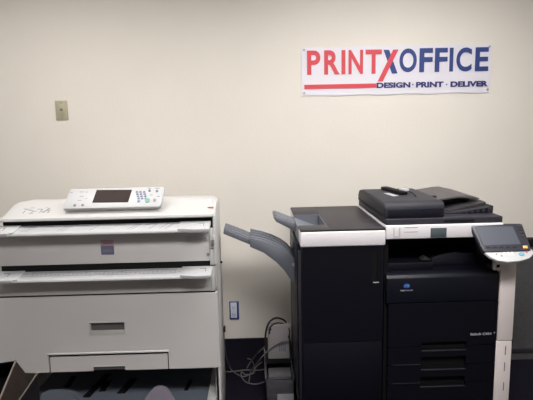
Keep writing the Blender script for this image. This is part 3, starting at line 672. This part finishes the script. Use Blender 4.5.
# ---------------------------------------------------------------- things between the machines
p0 = atY(267.5, 326, 2.72); p1 = atY(292.0, 357, 2.72)
bt = .158
eb = thing('equipment_box', 'grey metal power box with a printed label standing on the dark plastic bin', 'box', (.11, 2.78, bt+.001))
ex0, ex1, ez1 = p0.x, p1.x-.002, p0.z
bm = bmnew(); box(bm, ex0, ex1, 2.72, 2.768, bt+.001, ez1, .004); eb1 = obj('case', bm, M['eqgrey'], eb)
a = atY(278, 342, 2.72); b = atY(287, 352, 2.72); B('label_plate', M['paper'], eb, a.x, b.x, 2.718, 2.7205, b.z, a.z, label='small printed label')
bm = bmnew()
for k in range(4): box(bm, a.x+.006+.011*k, a.x+.012+.011*k, 2.7172, 2.7185, b.z+.006, a.z-.006)
obj('label_print', bm, M['ink'], eb)
bm = bmnew(); cyl(bm, (ex0+.018, 2.722, ez1-.02), (ex0+.018, 2.716, ez1-.02), .005, 10); obj('screw', bm, M['black'], eb)
# bin
bb = thing('storage_bin', 'dark glossy plastic bin full of odds and ends on the carpet beside the finisher', 'bin', (.11, 2.72, 0))
bx_0, bx_1, by0, by1 = .022, .180, 2.50, 2.90
bm = bmnew()
box(bm, bx_0, bx_1, by0, by1, 0, .012); box(bm, bx_0, bx_0+.006, by0, by1, .01, .155, .001); box(bm, bx_1-.006, bx_1, by0, by1, .01, .155, .001); box(bm, bx_0, bx_1, by0, by0+.006, .01, .14, .001); box(bm, bx_0, bx_1, by1-.006, by1, .01, .155, .001)
box(bm, bx_0-.004, bx_0+.008, by0, by1, .150, .157, .002)
obj('bin_body', bm, M['binp'], bb)
B('bin_cover', M['black'], bb, bx_0+.007, bx_1-.007, 2.68, by1-.007, .150, .157, label='black cover over the back of the bin')
for i, (z0, z1, yy, dx, mm) in enumerate([(.012,.045,2.512,.0,'eqd'), (.046,.075,2.53,.01,'eqd'), (.076,.105,2.55,-.002,'binp'), (.106,.128,2.575,.008,'eqd')]):
    tag(B('media_case', M[mm], None, bx_0+.010+max(dx,0), bx_1-.012, yy, yy+.10, z0+.001, z1, bev=.003), ['grey flat case lowest in the dark plastic bin', 'grey flat case second from the bottom in the bin', 'mottled dark flat case third from the bottom in the bin', 'grey flat case lying topmost in the bin'][i], 'case', 'flat cases stacked in the bin')
B('paper_label', M['paper'], bb, .085, bx_1-.004, by0-.002, by0-.0005, .012, .062, label='white paper label on the front of the bin')
# cables
def cable(name, pts, r, m, label, cat='cable'):
    bm = bmnew(); tube(bm, pts, r); tag(obj(name, bm, m), label, cat, 'cables between the machines')
Z = .007
cable('cable', [(.028, 2.705, .16), atY(266.2, 352, 2.705), atY(265.5, 336, 2.705), atY(268.5, 323.5, 2.71), atY(276, 318.0, 2.74), atY(285, 321, 2.76), atY(287, 330, 2.74), (.174, 2.705, .26), (.172, 2.700, .163)], .0058, M['rubber'], 'thick black cable looped over the top of the grey power box')
cable('cable', [atY(269.5, 334, 2.70), atY(270, 327.5, 2.71), atY(275, 323.5, 2.73), atY(283, 323.5, 2.75), atY(289, 329, 2.72), (.170, 2.70, .30), (.173, 2.69, .163)], .0042, M['rubber'], 'thin black cable making the inner loop on the power box')
cable('cable', [atZ(249, 382, Z), atZ(251, 371, Z+.01), atY(258, 362, 2.72), atY(264, 354.5, 2.69), atY(273, 347, 2.705), atY(282, 342.2, 2.70), atY(287.5, 341.8, 2.70), (.176, 2.695, .27)], .0038, M['cable'], 'grey cable rising across the front of the power box')
cable('cable', [atY(224.0, 334, 2.70), atY(224.2, 340, 2.72), atY(225.6, 352, 2.74), atZ(229, 366, .04), atZ(234, 372, Z), atZ(243, 376.5, Z), atZ(252, 373, Z), atZ(256, 367, Z+.01), atZ(262, 362, .03)], .0038, M['cable'], 'light grey cord dropping from the white printer to the carpet')
cable('cable', [atZ(223.5, 371.8, Z), atZ(232, 371.5, Z+.004), atZ(246, 370, Z+.004), atZ(258, 370.3, Z+.004), atZ(264, 369.5, Z)], .0040, M['cable'], 'light grey cord lying straight across the carpet')
cable('cable', [atZ(247.5, 358.5, Z+.01), atZ(252, 360.5, Z+.012), atZ(254.6, 368, Z+.012), atZ(253.5, 373, Z+.01), atZ(246, 374.8, Z+.008), atZ(241.5, 372, Z+.008), atZ(242, 377.5, Z), atZ(247, 382.5, Z), atZ(256, 384.2, Z), atZ(264, 382, Z)], .0040, M['cable'], 'grey cord coiled in a ring on the carpet')
cable('cable', [atZ(247, 368, Z+.012), atZ(252, 360, .03), atY(259, 352, 2.76), atY(265.5, 346, 2.735)], .0042, M['cable'], 'grey cable lifting off the carpet behind the power box')
tag(B('power_plug', M['rubber'], None, -.2085, -.197, 2.60, 2.63, atY(222,333,2.6).z, atY(222,327.5,2.6).z, bev=.004), 'small black plug on the side of the white printer', 'plug')

# ---------------------------------------------------------------- partition at the right
pa = thing('office_partition', 'low charcoal fabric partition against the wall behind the copier at the right', 'partition', (1.95, 2.95, 0))
ptz = atY(532, 239.2, 2.93).z
B('fabric_panel', M['fabric'], pa, 1.30, 2.75, 2.93, 2.98, .075, ptz-.045)
B('top_rail', M['black'], pa, 1.29, 2.76, 2.922, 2.988, ptz-.048, ptz, bev=.006)
B('bottom_rail', M['charcoal'], pa, 1.29, 2.76, 2.924, 2.986, .045, .075, bev=.003)
B('kick_plate', M['fabric'], pa, 1.29, 2.76, 2.928, 2.982, 0.0, .045)

# ---------------------------------------------------------------- carton at the lower left
ca = thing('cardboard_carton', 'open dark brown carton with raised flaps on the carpet in front of the white printer', 'carton', (-1.15, 1.78, 0))
rb = atZ(37.5, 373.4, .50); rf = atZ(19.5, 400, .50); dv = (rf-rb).normalized(); rf = rb+dv*.42; rf.z = rb.z = .5
wv = Vector((dv.y, -dv.x, 0)); wv = wv if wv.x < 0 else -wv
lb = rb+wv*.40; lf = rf+wv*.40; th = .005
def wall_(bm, a, b, z0, z1, t, side):
    s = side*t
    loft(bm, [(a.x,a.y,z0),(b.x,b.y,z0),(b.x,b.y,z1),(a.x,a.y,z1)], [(a.x+s.x,a.y+s.y,z0),(b.x+s.x,b.y+s.y,z0),(b.x+s.x,b.y+s.y,z1),(a.x+s.x,a.y+s.y,z1)])
bm = bmnew(); wall_(bm, rb, rf, 0, .5, th, wv); wall_(bm, lb, lf, 0, .5, th, -wv); wall_(bm, rb+wv*th, lb-wv*th, 0, .5, th, dv); wall_(bm, rf+wv*th, lf-wv*th, 0, .5, th, -dv)
loft(bm, [(p.x,p.y,0) for p in (rb, lb, lf, rf)], [(p.x,p.y,.006) for p in (rb, lb, lf, rf)])
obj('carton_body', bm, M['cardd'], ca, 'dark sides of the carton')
# right flap leaning in and up
ap = atZ(15.8, 360.4, .615); an = ap+(atZ(0, 398, .60)-ap)*1.25
mid_ = atZ(25.5, 373.0, .535)
def slab(bm, P, t):
    P = [Vector(p) for p in P]; n = (P[1]-P[0]).cross(P[2]-P[0]).normalized()*t
    loft(bm, P, [p+n for p in P])
fp = [rb, mid_, ap, an, rf]
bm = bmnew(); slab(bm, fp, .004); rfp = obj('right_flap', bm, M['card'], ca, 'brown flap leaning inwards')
bm = bmnew(); tube(bm, [ap, (ap+an)/2, an], .0035, 6, 2); tube(bm, [rb+Vector((0,0,.002)), rf+Vector((0,0,.002))], .003, 6, 2); obj('worn_edge', bm, M['cedge'], rfp, 'pale worn edges')
bp = atZ(-14, 365, .60)
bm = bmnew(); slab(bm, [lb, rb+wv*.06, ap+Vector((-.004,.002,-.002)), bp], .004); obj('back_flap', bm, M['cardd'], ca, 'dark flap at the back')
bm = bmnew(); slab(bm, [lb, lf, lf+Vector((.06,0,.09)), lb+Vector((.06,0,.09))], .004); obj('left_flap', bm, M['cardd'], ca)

# ---------------------------------------------------------------- camera, world, view
cam = bpy.data.cameras.new('camera'); co = bpy.data.objects.new('camera', cam); C.objects.link(co)
cam.sensor_width = 36; cam.lens = 36*FPX/533; cam.clip_start = .02
R = Matrix((CR, CU, -_f)).transposed().to_4x4()
co.matrix_world = Matrix.Translation(CP) @ R
S.camera = co
w = bpy.data.worlds.new('world'); S.world = w; w.use_nodes = True
w.node_tree.nodes['Background'].inputs[0].default_value = (.8,.85,1,1); w.node_tree.nodes['Background'].inputs[1].default_value = .02
vs = S.view_settings; vs.view_transform = 'Standard'; vs.look = 'None'; vs.gamma = 1; vs.use_curve_mapping = False; vs.exposure = -0.16
